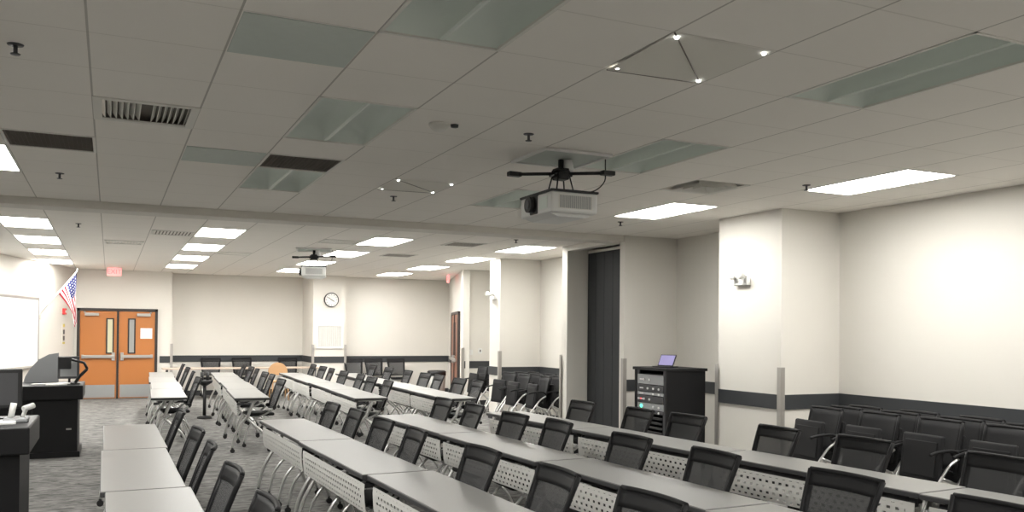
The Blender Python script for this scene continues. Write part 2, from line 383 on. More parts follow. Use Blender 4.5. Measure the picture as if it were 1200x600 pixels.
def diffuser(i, j, label):
    t = thing('air_diffuser', label, 'air vent', (gx(i+.5), gy(j+.5), CEIL), 0, 'ceiling air diffusers')
    f = MB(); h = T/2
    for a in ((-h, -h+.05, -h, h), (h-.05, h, -h, h), (-h+.05, h-.05, -h, -h+.05), (-h+.05, h-.05, h-.05, h)): f.box(*a, -.006, .004)
    f.build('frame', M['vent'], t)
    l = MB()
    for s in (-1, 1):
        for k in range(7):                                  # slanted blades, left and right group
            x = s*(.035+k*.034); l.prism([(x, 0), (x+.004, 0), (x+s*.022+.004, .035), (x+s*.022, .035)], -h+.06, h-.06)
    l.build('blade', M['vent'], t, False)['kind'] = 'stuff'
    MB().box(-h+.004, h-.004, -h+.004, h-.004, .05, .06).build('duct', M['ventdark'], t)
    return t
diffuser(0, 1, 'slatted square air diffuser at the upper left of the ceiling')
def nested(i, j, label, flush=False):
    t = thing('air_diffuser', label, 'air vent', (gx(i+.5), gy(j+.5), CEIL), 0)
    for k, h in enumerate((T/2-.004, .22, .145, .075)):
        f = MB(); z0, z1, w = (-.006, .0, .03) if k == 0 else (-.012, .03, .03)
        for (ax, sg) in ((0, 1), (0, -1), (1, 1), (1, -1)):
            a, c = h, h-w
            P = [(-a, sg*a, z0), (a, sg*a, z0), (c, sg*c, z1+.002), (-c, sg*c, z1+.002)]
            if ax: P = [(p[1], p[0], p[2]) for p in P]
            f.quad(*P)
        o = f.build('louvre_ring', M['vent'], t); md = o.modifiers.new('s', 'SOLIDIFY'); md.thickness = .003
    MB().box(-T/2+.004, T/2-.004, -T/2+.004, T/2-.004, .07, .08).build('duct', M['ventdark'], t)
nested(8, 2, 'square louvred diffuser above the lit light left of the near column')
def ret(i, j, label):
    t = thing('return_grille', label, 'air vent', (gx(i+.5), gy(j+.5), CEIL), 0); h = T/2; f = MB()
    for a in ((-h, -h+.02, -h, h), (h-.02, h, -h, h), (-h+.02, h-.02, -h, -h+.02), (-h+.02, h-.02, h-.02, h)): f.box(*a, -.005, .004)
    f.build('frame', M['vent'], t); l = MB()
    for k in range(-9, 10): l.box(k*.03-.001, k*.03+.001, -h+.02, h-.02, 0, .015)
    for k in range(-9, 10): l.box(-h+.02, h-.02, k*.03-.001, k*.03+.001, 0, .015)
    l.build('egg_crate', M['ventdark'], t); MB().box(-h+.004, h-.004, -h+.004, h-.004, .1, .11).build('duct', M['ventdark'], t)
ret(2, 3, 'dark square return grille in front of an unlit troffer'); ret(-1, 3, 'dark return grille by the lit light at the left picture edge')
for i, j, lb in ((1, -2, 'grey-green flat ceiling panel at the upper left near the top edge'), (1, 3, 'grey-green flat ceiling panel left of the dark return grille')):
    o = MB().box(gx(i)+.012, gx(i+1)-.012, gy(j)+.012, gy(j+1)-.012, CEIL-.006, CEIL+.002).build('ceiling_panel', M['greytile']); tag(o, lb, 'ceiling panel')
for n_, (i, j) in enumerate([(1, 13), (0, 16), (5, 13), (8, 12), (7.5, 16), (3, 18)]):
    t = thing('air_diffuser', ['grey slot vent left of the nearest lit light beyond the beam', 'faint slot vent by the far left ceiling rows', 'pale vent behind the beam in front of the far projector', 'small grey vent between the far right ceiling rows, nearer one', 'small grey vent between the far right ceiling rows, farther one', 'faint pale vent left of the far projector'][n_], 'air vent', (gx(i+.5), gy(j+.5), CEIL))
    f = MB(); h = T/2-.02
    for a in ((-h, -h+.03, -h, h), (h-.03, h, -h, h), (-h, h, -h, -h+.03), (-h, h, h-.03, h)): f.box(*a, -.008, -.001)
    f.build('frame', M['vent'], t); l = MB()
    for k in range(-5, 6): l.prism([(k*.045, -.002), (k*.045+.004, -.002), (k*.045+.014, -.007), (k*.045+.010, -.007)], -h+.03, h-.03)
    l.build('blade', M['ventdark' if n_ in (0, 3, 4) else 'vent'], t)
# four-light ceiling panels
def dots(i, j, label):
    t = thing('ceiling_array', label, 'ceiling device', (gx(i+.5), gy(j+.5), CEIL), 0, 'four-light ceiling panels'); h = T/2-.006
    MB().quad((-h, -h, -.002), (-h, h, -.012), (h, h, -.002)).quad((-h, -h, -.002), (h, -h, -.002), (h, h, -.002)).build('panel', M['ceiling_flat'], t)
    MB().tube([(-h, -h, -.003), (h, h, -.003)], .004, 6).tube([(-h, h, -.01), (h, h, -.003)], .004, 6).build('seam', M['ventdark'], t)
    for a, c in ((-h+.04, -h+.04), (h-.04, -h+.04), (-h+.04, h-.04), (h-.04, h-.04)):
        MB().lathe([(.001, -.013), (.009, -.012), (.011, -.008), (.011, -.002)], 12, (a, c, 0)).build('indicator', M['dot'], t)
M['ceiling_flat'] = mat('plain ceiling device', (.74, .72, .66), .8)
dots(4, -3, 'ceiling panel with four white pin lights near the top edge'); dots(4, 4, 'ceiling panel with four white pin lights left of the near projector')
SP = [(-.53, -.41, 'at the upper left corner of the ceiling'), (4.5, .51, 'in front of the near projector mount'), (9.73, 1.61, 'above the near column'), (-.51, 5.92, 'between the left return grille and the beam'),
      (4.49, 5.66, 'below the smaller four-light ceiling panel'), (9.6, 6.66, 'above the partition pocket'), (9.21, 10.82, 'just beyond the beam at the right'), (-.46, 12.6, 'just beyond the beam at the left')]
for i, j, lb in SP:
    t = thing('sprinkler', 'small dark sprinkler head '+lb, 'sprinkler', (gx(i), gy(j), CEIL), 0, 'ceiling sprinklers')
    MB().lathe([(.001, -.006), (.035, -.005), (.038, 0)], 16).build('escutcheon', M['darkgrey'], t)
    MB().cyl((0, 0, -.045), (0, 0, -.004), .01, 8).lathe([(.001, -.05), (.022, -.05), (.024, -.046), (.004, -.044)], 12).build('deflector', M['darkgrey'], t)
t = thing('smoke_detector', 'round white smoke detector on the ceiling', 'smoke detector', (gx(3.42), gy(.52), CEIL))
MB().lathe([(.001, -.05), (.035, -.048), (.055, -.035), (.06, -.02), (.07, -.015), (.07, 0)], 20).build('housing', M['vent'], t, True)
MB().lathe([(.001, -.02), (.025, -.018), (.028, 0)], 12, (.1, -.02, 0)).build('sounder', M['darkgrey'], t)

# projectors
def projector():
    t = thing('ceiling_projector', 'white ceiling projector on the near black mount, lens facing left', 'projector')
    # local: lens face -x ; top at z=0
    b_ = MB().box(-.20, .20, -.27, .27, -.175, -.015, .018, seg=3); b_.build('body', M['white'], t)
    MB().box(-.207, .207, -.277, .277, -.018, .0, .005).build('top_plate', M['black'], t)
    MB().prism([(-.19, -.175), (.19, -.175), (.12, -.20), (-.12, -.20)], -.22, .22).build('bottom_cover', M['white'], t)
    v = MB()
    for k in range(22): v.box(-.13+k*.0125, -.13+k*.0125+.006, -.274, -.268, -.14, -.045)
    v.build('vent_slats', M['grey'], t)
    MB().box(-.14, .15, -.2715, -.2695, -.145, -.04).build('vent_screen', M['vent'], t)
    MB().box(-.204, -.198, -.20, -.07, -.14, -.045).build('side_screen', M['trof'], t)
    MB().box(-.205, -.15, -.04, .10, -.165, -.01, .01).build('lens_recess', M['black'], t)
    l = MB().cyl((-.23, .05, -.088), (-.18, .05, -.088), .055, 20).cyl((-.245, .05, -.088), (-.2, .05, -.088), .062, 20); l.build('lens_barrel', M['black'], t)
    MB().cyl((-.252, .05, -.088), (-.244, .05, -.088), .035, 16).build('lens_glass', M['darkgrey'], t)
    MB().box(-.12, -.07, .15, .2, 0, .03, .008).build('knob', M['black'], t); return t
def mount(L):
    t = thing('projector_mount', 'black spider mount carrying the near projector', 'projector mount')  # origin at ceiling
    MB().box(-.27, .27, -.27, .27, -.012, -.003, .003).build('ceiling_plate', M['greytile'], t)
    f = MB()
    for a in ((-.295, -.27, -.295, .295), (.27, .295, -.295, .295), (-.27, .27, -.295, -.27), (-.27, .27, .27, .295)): f.box(*a, -.022, -.003)
    f.build('plate_rim', M['white'], t)
    MB().lathe([(.05, -.11), (.052, -.1), (.035, -.02), (.04, -.02)], 16, (.06, .0, 0)).build('collar', M['white'], t)
    MB().cyl((0, 0, -L+.06), (0, 0, -.02), .022, 12).build('drop_pole', M['black'], t)
    h = MB().box(-.08, .08, -.05, .05, -L+.085, -L+.11, .004).box(-.05, .05, -.05, .05, -L+.06, -L+.15, .006); h.lathe([(.07, -L+.12), (.075, -L+.13), (.03, -L+.15)], 14); h.build('hub', M['black'], t)
    for s in (-1, 1):
        d = Vector((.30*s, -.18*s, 0)); base = Vector((0, 0, -L+.11))
        a = MB().tube([base+d*.1, base+d*1.0], .013, 8); q = base+d*1.05; a.box(q.x-.055, q.x+.055, q.y-.03, q.y+.03, q.z-.018, q.z+.018, .006); a.build('arm', M['black'], t)
    for x_, y_ in ((-.08, -.08), (.08, -.08), (-.08, .08), (.08, .08)): MB().cyl((x_*.6, y_*.6, -L+.1), (x_, y_, -L-.062), .006, 6).build('strut', M['black'], t)
    e = Vector((.3, -.18, -L+.11)); MB().tube(curve([(.3, -.18, -.02), (.3, -.18, -.07), (.3, -.18, -L+.11), e+Vector((-.01, 0, -.07)), (.22, -.15, -L-.03), (.1, -.06, -L-.055)]), .005, 6).build('cable', M['black'], t)
    return t
PL = .30
pm = mount(.24); pm.location = (gx(5.5)-.03, gy(1.5)+.0, CEIL)
pj = projector(); pj.location = (gx(5.5)-.05, gy(1.5), CEIL-PL)
pm2 = copy_tree(pm); pm2['label'] = 'black spider mount carrying the far projector beyond the beam'; pm2.location = (gx(5.35), gy(15.9), CEIL)
pj2 = copy_tree(pj); pj2['label'] = 'small far ceiling projector beyond the beam'; pj2.location = (gx(5.35), gy(15.9), CEIL-PL); pj2.rotation_euler = pm2.rotation_euler = (0, 0, -.22)
for o in (pm, pm2): o['group'] = 'projector mounts'
for o in (pj, pj2): o['group'] = 'ceiling projectors'

# exit signs
def exit_sign(loc, rz, label):
    t = thing('exit_sign', label, 'exit sign', loc, rz, 'exit signs')
    MB().box(-.15, .15, -.025, .025, -.2, -.02, .006).build('housing', M['exit'], t); MB().box(-.05, .05, -.02, .02, -.02, 0).build('canopy', M['white'], t)
    for s in (-1, 1): text('lettering', 'EXIT', .15, M['exitred'], t, Matrix.Translation((0, s*.026, -.11)) @ Matrix.Rotation(pi/2, 4, 'X') @ (Matrix.Rotation(pi, 4, 'Y') if s > 0 else Matrix.Identity(4)))
exit_sign((.08, 21.4, CEIL), 0, 'small red exit sign on the ceiling before the orange doors'); exit_sign((7.42, 19.6, CEIL), ang, 'small red exit sign seen edge-on above the dark red far door')

# emergency lamps on columns
def emergency(loc, rz, label):
    t = thing('emergency_light', label, 'emergency light', loc, rz, 'emergency lights')   # local: out of wall = -x
    MB().box(-.07, 0, -.15, .15, -.06, .05, .015, seg=3).build('housing', M['white'], t)
    for s in (-1, 1):
        MB().lathe([(.02, 0), (.035, .02), (.055, .07), (.058, .09), (.05, .09)], 16).build('lamp_head', M['white'], t)
        o = t.children[-1]; o.location = (-.07, s*.12, .06); o.rotation_euler = (0, R(-75), s*.35)
        g = MB().lathe([(.001, .088), (.05, .088), (.05, .092), (.001, .094)], 16).build('lamp_lens', M['lampglass'], o)
        MB().cyl((-.05, s*.1, .03), (-.07, s*.12, .07), .014, 8).build('bracket', M['darkgrey'], t)
    t.scale = (.8, .8, .8); return t
emergency((XC-.001, 7.92, 2.27), 0, 'white twin-head emergency light on the bright near column'); emergency((XC-.001, 15.06, 2.32), 0, 'white twin-head emergency light on the narrow far column')

# clock, wall vent, switches
t = thing('wall_clock', 'round white wall clock with dark rim on the far pilaster', 'clock', (5.07, YP, 2.43))
MB().cyl((0, -.035, 0), (0, 0, 0), .185, 32).build('rim', M['black'], t); MB().cyl((0, -.038, 0), (0, -.03, 0), .163, 32).build('face', M['paper'], t)
MB().box(-.006, .006, -.043, -.039, -.02, .11).build('hand', M['black'], t, False).rotation_euler = (0, R(-55), 0)
MB().box(-.008, .008, -.044, -.04, -.02, .08).build('hand', M['black'], t).rotation_euler = (0, R(120), 0)
f = MB()
for k in range(12): a = k*pi/6; f.box(.135*sin(a)-.006, .135*sin(a)+.006, -.041, -.037, .135*cos(a)-.012, .135*cos(a)+.012)
f.build('hour_mark', M['black'], t)
t = thing('wall_vent', 'large white louvred wall vent below the clock', 'air vent', (5.04, YP, 1.2))
f = MB(); f.box(-.34, -.29, -.03, 0, 0, .62); f.box(.29, .34, -.03, 0, 0, .62); f.box(-.3, .3, -.03, 0, 0, .05); f.box(-.3, .3, -.03, 0, .57, .62); f.build('frame', M['white'], t)
f = MB()
for k in range(16): f.box(-.28+k*.0365, -.28+k*.0365+.02, -.025, -.004, .05, .57)
f.build('blade', M['white'], t); MB().box(-.3, .3, -.004, 0, .04, .58).build('backing', M['vent'], t)
for x_, z_, lb in ((7.33, 1.20, 'white switch plate on the far recess wall, left one'), (7.56, 1.23, 'white outlet plate with black socket on the far recess wall, right one')):
    t = thing('switch_plate', lb, 'switch', (x_, 17.9, z_)); MB().box(-.05, .05, -.01, 0, -.06, .06, .003).build('plate', M['white'], t); MB().box(-.012, .012, -.016, -.01, -.025, .025).build('toggle', M['black' if x_ > 7.5 else 'white'], t)

# ------------------------------------------------------------------ left wall: board, flag, alarm
WA = math.atan2(YD+4, -.75-LX(-4))             # wall direction angle
def onleft(y, z, off=0.):
    n = Vector((cos(WA-pi/2), sin(WA-pi/2))); return (LX(y)+n.x*off, y+n.y*off, z)
t = thing('whiteboard', 'long whiteboard with thin grey frame on the left wall', 'whiteboard', onleft(20.45, .88), WA)   # local: -x along wall toward camera, -y into room
BL = 9.0
MB().box(-BL, 0, -.03, -.002, 0, 1.38).build('panel', M['board'], t)
f = MB(); f.box(-BL, 0, -.04, 0, 1.36, 1.41); f.box(-BL, 0, -.04, 0, -.03, 0); f.box(-.03, 0, -.04, 0, 0, 1.38); f.build('frame', M['steel'], t)
MB().box(-BL, -.1, -.1, -.03, -.04, -.02).build('pen_tray', M['steel'], t)
t = thing('fire_alarm', 'small red fire alarm on the left wall beside the flag', 'fire alarm', onleft(21.85, 2.02), WA)
MB().box(-.07, .07, -.05, 0, -.06, .08, .01).build('housing', M['red'], t); MB().cyl((0, -.06, .01), (0, -.045, .01), .03, 12).build('strobe', M['white'], t)
t = thing('wall_sign', 'narrow sign with yellow tag and two black squares left of the doors', 'sign', onleft(21.85, 1.3), WA)
MB().box(-.08, .08, -.012, 0, 0, .46).build('plate', M['offwhite'], t); MB().box(-.05, .05, -.016, -.012, .38, .45).box(-.07, .07, -.016, -.012, -.0, .04).build('tag', M['yellow'], t)
for z_ in (.08, .22): MB().box(-.045, .045, -.02, -.012, z_, z_+.1, .004).build('square', M['darkgrey'], t)
# flag
fb = Vector(onleft(20.5, 1.9)); ndir = Vector((cos(WA-pi/2), sin(WA-pi/2), 0))
tip = Vector((-.62, 20.25, 2.86)); fl = thing('wall_flag', 'stars and stripes flag on a white pole slanting up from the left wall', 'flag', tuple(fb))
tp = tip-fb
MB().tube([Vector((0, 0, 0)), tp], .016, 10).build('pole', M['white'], fl)
MB().box(-.05, .05, -.05, .05, -.07, .05, .015).build('bracket', M['offwhite'], fl)
MB().lathe([(.001, 0), (.022, .01), (.018, .04), (.001, .06)], 10).build('finial', M['offwhite'], fl).location = tp
NU, NV = 14, 30; bm = bmesh.new(); uvl = bm.loops.layers.uv.new('UVMap'); G = []
hd = tp.normalized(); side = Vector((.45, .9, 0)).normalized()
for a in range(NU+1):
    u = a/NU; h0 = tp*(.50+.47*u); row = []
    for c in range(NV+1):
        v = c/NV
        cx = tp.x*.98; tx = h0.x+(cx-h0.x)*(1-(1-v)**1.7)*.93
        ty = h0.y+(tp.y-h0.y)*(1-(1-v)**1.7)*.9
        z_ = h0.z-(.70*v+.30*v*u) + .0
        fold = (.055*v**.6)*sin(u*9+v*3)
        row.append((bm.verts.new((tx+side.x*fold, ty+side.y*fold, z_)), (v, u)))
    G.append(row)
for a in range(NU):
    for c in range(NV):
        q = (G[a][c], G[a+1][c], G[a+1][c+1], G[a][c+1]); fc = bm.faces.new([k[0] for k in q]); fc.smooth = True
        for lp, k in zip(fc.loops, q): lp[uvl].uv = k[1]
me = bpy.data.meshes.new('cloth'); bm.to_mesh(me); bm.free(); me.materials.append(M['flag'])
o = bpy.data.objects.new('cloth', me); C.objects.link(o); o.parent = fl; md = o.modifiers.new('t', 'SOLIDIFY'); md.thickness = .003

# ------------------------------------------------------------------ tables
def make_table():
    t = thing('training_table', 'x', 'table')
    L, W = 1.815, .457
    tt = MB().box(-W/2+.004, W/2-.004, -L/2+.004, L/2-.004, .722, .742, .003).build('tabletop', M['top'], t)
    MB().box(-W/2, W/2, -L/2, L/2, .708, .738, .006).build('edge_band', M['edge'], tt)
    prof = [(-.20, .672), (-.203, .63), (-.20, .57), (-.195, .52), (-.186, .479)]
    MB().strip(prof, -.86, .86, .004).build('modesty_panel', M['perf'], t)
    MB().box(-.14, -.10, -.84, .84, .66, .70).box(-.2, -.12, -.83, -.79, .64, .67).box(-.2, -.12, .79, .83, .64, .67).build('cross_rail', M['darkgrey'], t)
    for s in (-1, 1):
        y = s*.82; l = MB()
        l.tube(curve([(.03, y, .70), (-.02, y, .58), (-.06, y, .46)]), .022, 8)
        l.tube(curve([(-.05, y, .50), (-.13, y, .40), (-.21, y, .24), (-.245, y, .07)]), .017, 8)
        l.tube(curve([(-.06, y, .46), (.04, y, .36), (.17, y, .24), (.235, y, .07)]), .017, 8)
        l.box(-.16, .16, y-.025, y+.025, .692, .708)
        lg = l.build('leg', M['chrome'], t)
        for x_ in (-.245, .235):
            MB().cyl((x_, y-.022, .03), (x_, y+.022, .03), .03, 12).cyl((x_, y, .03), (x_, y, .09), .012, 8).build('caster', M['black'], lg)
    return t
# rows: centre line from (x0,y0) going toward the camera
def row(proto, x0, y0, x1, y1, n, rowname, group, used):
    d = Vector((x1-x0, y1-y0)); L = d.length; step = 1.83; a = math.atan2(-d.x, -d.y)*-1
    ords_ = ['farthest', 'second', 'third', 'fourth', 'fifth']
    for k in range(n):
        o = proto if not used else copy_tree(proto); used = True
        s = (k+.5)*step/L; o.location = (x0+d.x*s+(0, -.014, .010, -.006)[k], y0+d.y*s, 0); o.rotation_euler = (0, 0, math.atan2(d.x, -d.y))
        o['label'] = '%s grey-topped table of %s' % (ords_[k] if k else 'farthest', rowname); o['group'] = group; o['category'] = 'table'
    return True
tb = make_table()
W2 = .457/2
ROWS = [  # x0,y0 (far end centre), x1,y1, n, name, group
 (.185, 9.02, .215, 3.6, 3, 'the near row beside the lecterns', 'near tables beside the lecterns'),
 (1.62, 9.05, 1.76, 3.6, 3, 'the second near row from the left', 'tables of the second near row'),
 (2.87, 9.15, 3.10, 2.0, 4, 'the third near row from the left', 'tables of the third near row'),
 (4.12, 9.05, 4.62, 2.0, 4, 'the right-hand near row', 'tables of the right-hand near row'),
 (.99, 19.7, .74, 12.33, 4, 'the far row before the orange doors', 'far tables before the orange doors'),
 (2.18, 19.3, 1.76, 11.98, 4, 'the second far row from the left', 'tables of the second far row'),
 (3.52, 18.8, 3.26, 11.45, 4, 'the third far row from the left', 'tables of the third far row'),
 (4.62, 18.35, 4.40, 11.02, 4, 'the right-hand far row', 'tables of the right-hand far row')]
used = False
for r in ROWS: used = row(tb, *r, used)

# ------------------------------------------------------------------ chairs
def make_chair():
    t = thing('mesh_chair', 'x', 'chair')       # origin on floor under seat, facing -x
    s_ = MB().box(-.16, .21, -.225, .225, .43, .475, .02, seg=3); s_.build('seat', M['seat'], t, True)
    # backrest: frame of four bars and a mesh panel, reclining
    def bp(h, w, dx=0.):                        # h 0..1 up the back, w -1..1 across
        z = .52+.41*h; x = .205+.13*h+.02*h*h+.028*(1-w*w); return (x+dx, w*(.195+.04*h), z)
    fr = MB()
    for w_ in (-1, 1): fr.tube([bp(k/6, w_) for k in range(7)], .014, 8)
    fr.tube([bp(1, -1+k/5) for k in range(11)], .013, 8); fr.tube([bp(0, -1+k/5) for k in range(11)], .014, 8)
    br = fr.build('back_frame', M['frame'], t)
    g = MB(); V = [[g.bm.verts.new(bp(.0+h/6*1.0, -1+w/5)) for w in range(11)] for h in range(7)]
    for h in range(6):
        for w in range(10): fc = g.bm.faces.new((V[h][w], V[h][w+1], V[h+1][w+1], V[h+1][w])); fc.smooth = True
    ms = g.build('back_mesh', M['mesh'], t); md = ms.modifiers.new('t', 'SOLIDIFY'); md.thickness = .004
    for nm_, hs, ws in (('top_pad', (.80, .86, .92, .98), [-1+k/5 for k in range(11)]), ('side_band', (.0, .2, .4, .6, .8), (-.98, -.84)), ('side_band', (.0, .2, .4, .6, .8), (.84, .98))):
        g = MB(); V = [[g.bm.verts.new(bp(h, w, -.006)) for w in ws] for h in hs]
        for h in range(len(hs)-1):
            for w in range(len(ws)-1): fc = g.bm.faces.new((V[h][w], V[h][w+1], V[h+1][w+1], V[h+1][w])); fc.smooth = True
        o = g.build(nm_, M['frame'], t); md = o.modifiers.new('t', 'SOLIDIFY'); md.thickness = .006; md.offset = 0
    for s in (-1, 1):
        y = s*.235
        MB().cyl((.20, y-.014, .55), (.20, y+.014, .55), .028, 14).build('pivot', M['black'], t)
        # rear leg sweeps from pivot forward under the seat and back to the caster; front leg splays from it
        MB().tube(curve([(.20, y, .55), (.10, y, .47), (-.05, y, .40), (-.16, y, .27), (-.215, y, .07)]), .0125, 8).build('front_leg', M['chrome'], t)
        fl_ = t.children[-1]; MB().cyl((-.215, y-.02, .027), (-.215, y+.02, .027), .027, 12).cyl((-.215, y, .03), (-.215, y, .08), .01, 8).build('caster', M['black'], fl_)
        MB().tube(curve([(-.05, y, .40), (.06, y, .37), (.17, y, .27), (.26, y, .07)]), .0125, 8).build('rear_leg', M['chrome'], t)
        rl = t.children[-1]; MB().cyl((.26, y-.02, .027), (.26, y+.02, .027), .027, 12).cyl((.26, y, .03), (.26, y, .08), .01, 8).build('caster', M['black'], rl)
    MB().tube([(-.02, -.235, .41), (-.02, .235, .41)], .012, 8).tube([(.12, -.235, .42), (.12, .235, .42)], .01, 8).build('seat_rail', M['chrome'], t)
    return t
ch0 = make_chair(); chair_used = [False]
def chair(bx, by, rz, label, group):            # bx,by = top centre of the back
    o = ch0 if not chair_used[0] else copy_tree(ch0); chair_used[0] = True
    ox = Vector((.335, 0)); c, s = cos(rz), sin(rz)
    o.location = (bx-ox.x*c, by-ox.x*s, 0); o.rotation_euler = (0, 0, rz); o['label'] = label; o['group'] = group; o['category'] = 'chair'
    return o
ORD = ['farthest', 'second', 'third', 'fourth', 'fifth', 'sixth', 'seventh', 'eighth']
CH = [
 ('at near row by the lecterns', 'chairs of the near row beside the lecterns', [(.56, 8.12, .0), (.57, 6.62, .05), (.565, 5.72, -.06), (.58, 4.72, .04), (.60, 3.78, 0)]),
 ('at second near row from left', 'chairs of the second near row', [(2.0, 8.50, .02), (2.03, 7.72, -.03), (2.03, 6.85, .03), (2.05, 6.08, -.05), (2.10, 4.95, .04), (2.15, 4.05, -.04), (2.2, 3.25, .05)]),
 ('at third near row from left', 'chairs of the third near row', [(3.27, 8.75, .03), (3.28, 7.92, -.03), (3.25, 6.92, .05), (3.33, 6.25, -.04), (3.34, 5.18, .03), (3.38, 4.30, -.03), (3.47, 3.35, .04), (3.5, 2.5, 0)]),
 ('at right-hand near row', 'chairs of the right-hand near row', [(4.50, 7.9, .03), (4.60, 6.98, -.03), (4.66, 6.30, .06), (4.72, 5.22, -.05), (4.80, 4.45, .03), (4.88, 3.48, -.03), (4.95, 2.6, .0)]),
 ('at far row before orange doors', 'chairs of the far row before the doors', [(1.36, 18.9, 0), (1.33, 17.3, .04), (1.28, 15.6, -.04), (1.20, 13.7, .05)]),
 ('at second far row from left', 'chairs of the second far row', [(2.55, 18.7, 0), (2.49, 17.3, .04), (2.46, 16.4, -.05), (2.40, 15.1, .04), (2.38, 14.3, -.03), (2.28, 12.9, .04)]),
 ('at third far row from left', 'chairs of the third far row', [(3.88, 18.2, 0), (3.86, 17.2, .05), (3.82, 16.3, -.04), (3.76, 15.1, .04), (3.74, 13.9, -.03), (3.70, 13.1, .03), (3.66, 12.1, -.04)]),
 ('at right-hand far row', 'chairs of the right-hand far row', [(5.0, 17.6, 0), (4.98, 16.4, .04), (4.95, 15.1, -.04), (4.93, 14.1, .05), (4.90, 13.35, -.04), (4.87, 12.35, .04), (4.86, 11.6, -.05)]),
]
for nm, grp, L in CH:
    for k, (x, y, rz) in enumerate(L): chair(x, y, rz, '%s mesh chair %s' % (ORD[k], nm) if k == 0 else '%s mesh chair from far end %s' % (ORD[k], nm), grp)
# chairs along the far wall, facing the camera (backs to the wall)
for k, (x, y) in enumerate([(2.3, 22.75), (3.05, 22.75), (4.2, 22.75), (5.65, 21.7), (6.2, 21.75), (6.75, 21.6)]):
    chair(x, y, pi/2, '%s black mesh chair against the far wall, counted from the left' % ('first', 'second', 'third', 'fourth', 'fifth', 'sixth')[k], 'chairs against the far wall')
# flip-seat nesting chairs parked at the walls
def make_nest():
    t = thing('nesting_chair', 'x', 'chair')     # facing -x, seat flipped up
    def bp(h, w): return (.10+.10*h+.03*(1-w*w), w*.225, .50+.42*h)
    g = MB(); 
    fr = MB()
    for w_ in (-1, 1): fr.tube([bp(k/6, w_) for k in range(7)], .016, 8)
    fr.tube([bp(1, -1+k/5) for k in range(11)], .016, 8); fr.tube([bp(0, -1+k/5) for k in range(11)], .014, 8); fr.build('back_frame', M['frame'], t)
    V = [[g.bm.verts.new(bp(h/6, -1+w/5)) for w in range(11)] for h in range(7)]
    for h in range(6):
        for w in range(10): fc = g.bm.faces.new((V[h][w], V[h][w+1], V[h+1][w+1], V[h+1][w])); fc.smooth = True
    ms = g.build('back_mesh', M['seat'], t); md = ms.modifiers.new('t', 'SOLIDIFY'); md.thickness = .01
    m_ = Matrix.Translation((-.03, 0, .60)) @ Matrix.Rotation(R(8), 4, 'Y')
    MB().box(-.022, .022, -.215, .215, -.20, .21, .02, m_, 3).build('flipped_seat', M['seat'], t, True)
    MB().box(-.030, -.02, -.17, .17, -.15, .15, .004, m_).build('seat_pan', M['frame'], t)
    for s in (-1, 1):
        y = s*.25
        MB().tube(curve([(.12, y-s*.005, .62), (.02, y-s*.015, .55), (-.08, y-s*.025, .42), (-.20, y-s*.03, .25), (-.27, y-s*.03, .07)]), .0125, 8).build('front_leg', M['chrome'], t)
        a = t.children[-1]; MB().cyl((-.27, y-s*.03-.012, .027), (-.27, y-s*.03+.012, .027), .027, 12).build('caster', M['black'], a)
        MB().tube(curve([(-.05, y-s*.015, .46), (.08, y+s*.005, .40), (.2, y+s*.012, .27), (.27, y+s*.015, .07)]), .0125, 8).build('rear_leg', M['chrome'], t)
        a = t.children[-1]; MB().cyl((.27, y+s*.015-.012, .027), (.27, y+s*.015+.012, .027), .027, 12).build('caster', M['black'], a)
        MB().tube(curve([(.13, y+s*.012, .64), (.05, y+s*.01, .69), (-.10, y-s*.018, .68), (-.18, y-s*.022, .66)]), .014, 8).build('armrest', M['frame'], t)
    return t
ne0 = make_nest(); nest_used = [False]
def nest(x, y, rz, label, group):
    o = ne0 if not nest_used[0] else copy_tree(ne0); nest_used[0] = True
    o.location = (x, y, 0); o.rotation_euler = (0, 0, rz); o['label'] = label; o['group'] = group; o['category'] = 'chair'
COL = ['leftmost', 'second', 'third', 'fourth', 'rightmost']
for c_, (x, y, rz) in enumerate([(6.35, 6.55, -.1), (6.40, 5.92, -.06), (6.42, 5.28, -.06), (6.45, 4.65, -.04), (6.5, 4.0, 0)]):
    for k in range(3):
        nest(x+.24*k*cos(rz), y+.24*k*sin(rz), rz, 'black flip-seat chair %s of the %s chair stack along the right wall' % (('in front', 'second', 'rearmost')[k], COL[c_]), 'flip-seat chairs parked along the right wall')
for c_, (x, y, rz) in enumerate([(6.35, 14.1, .1), (6.3, 13.4, .0), (6.35, 12.75, -.1)]):
    for k in range(3): nest(x+.25*k*cos(rz), y+.25*k*sin(rz), rz+(0, .09, -.07)[k], 'black flip-seat chair %s of the %s stack beyond the partition pocket' % (('in front', 'second', 'rearmost')[k], ('far', 'middle', 'near')[c_]), 'flip-seat chairs parked beyond the partition pocket')
for k in range(4): nest(6.8+.2*k, 16.4, (0, .02, -.02, .01)[k], 'black flip-seat chair, %s of the line parked behind the narrow far column' % ('front one', 'second', 'third', 'last')[k], 'flip-seat chairs parked behind the far column')

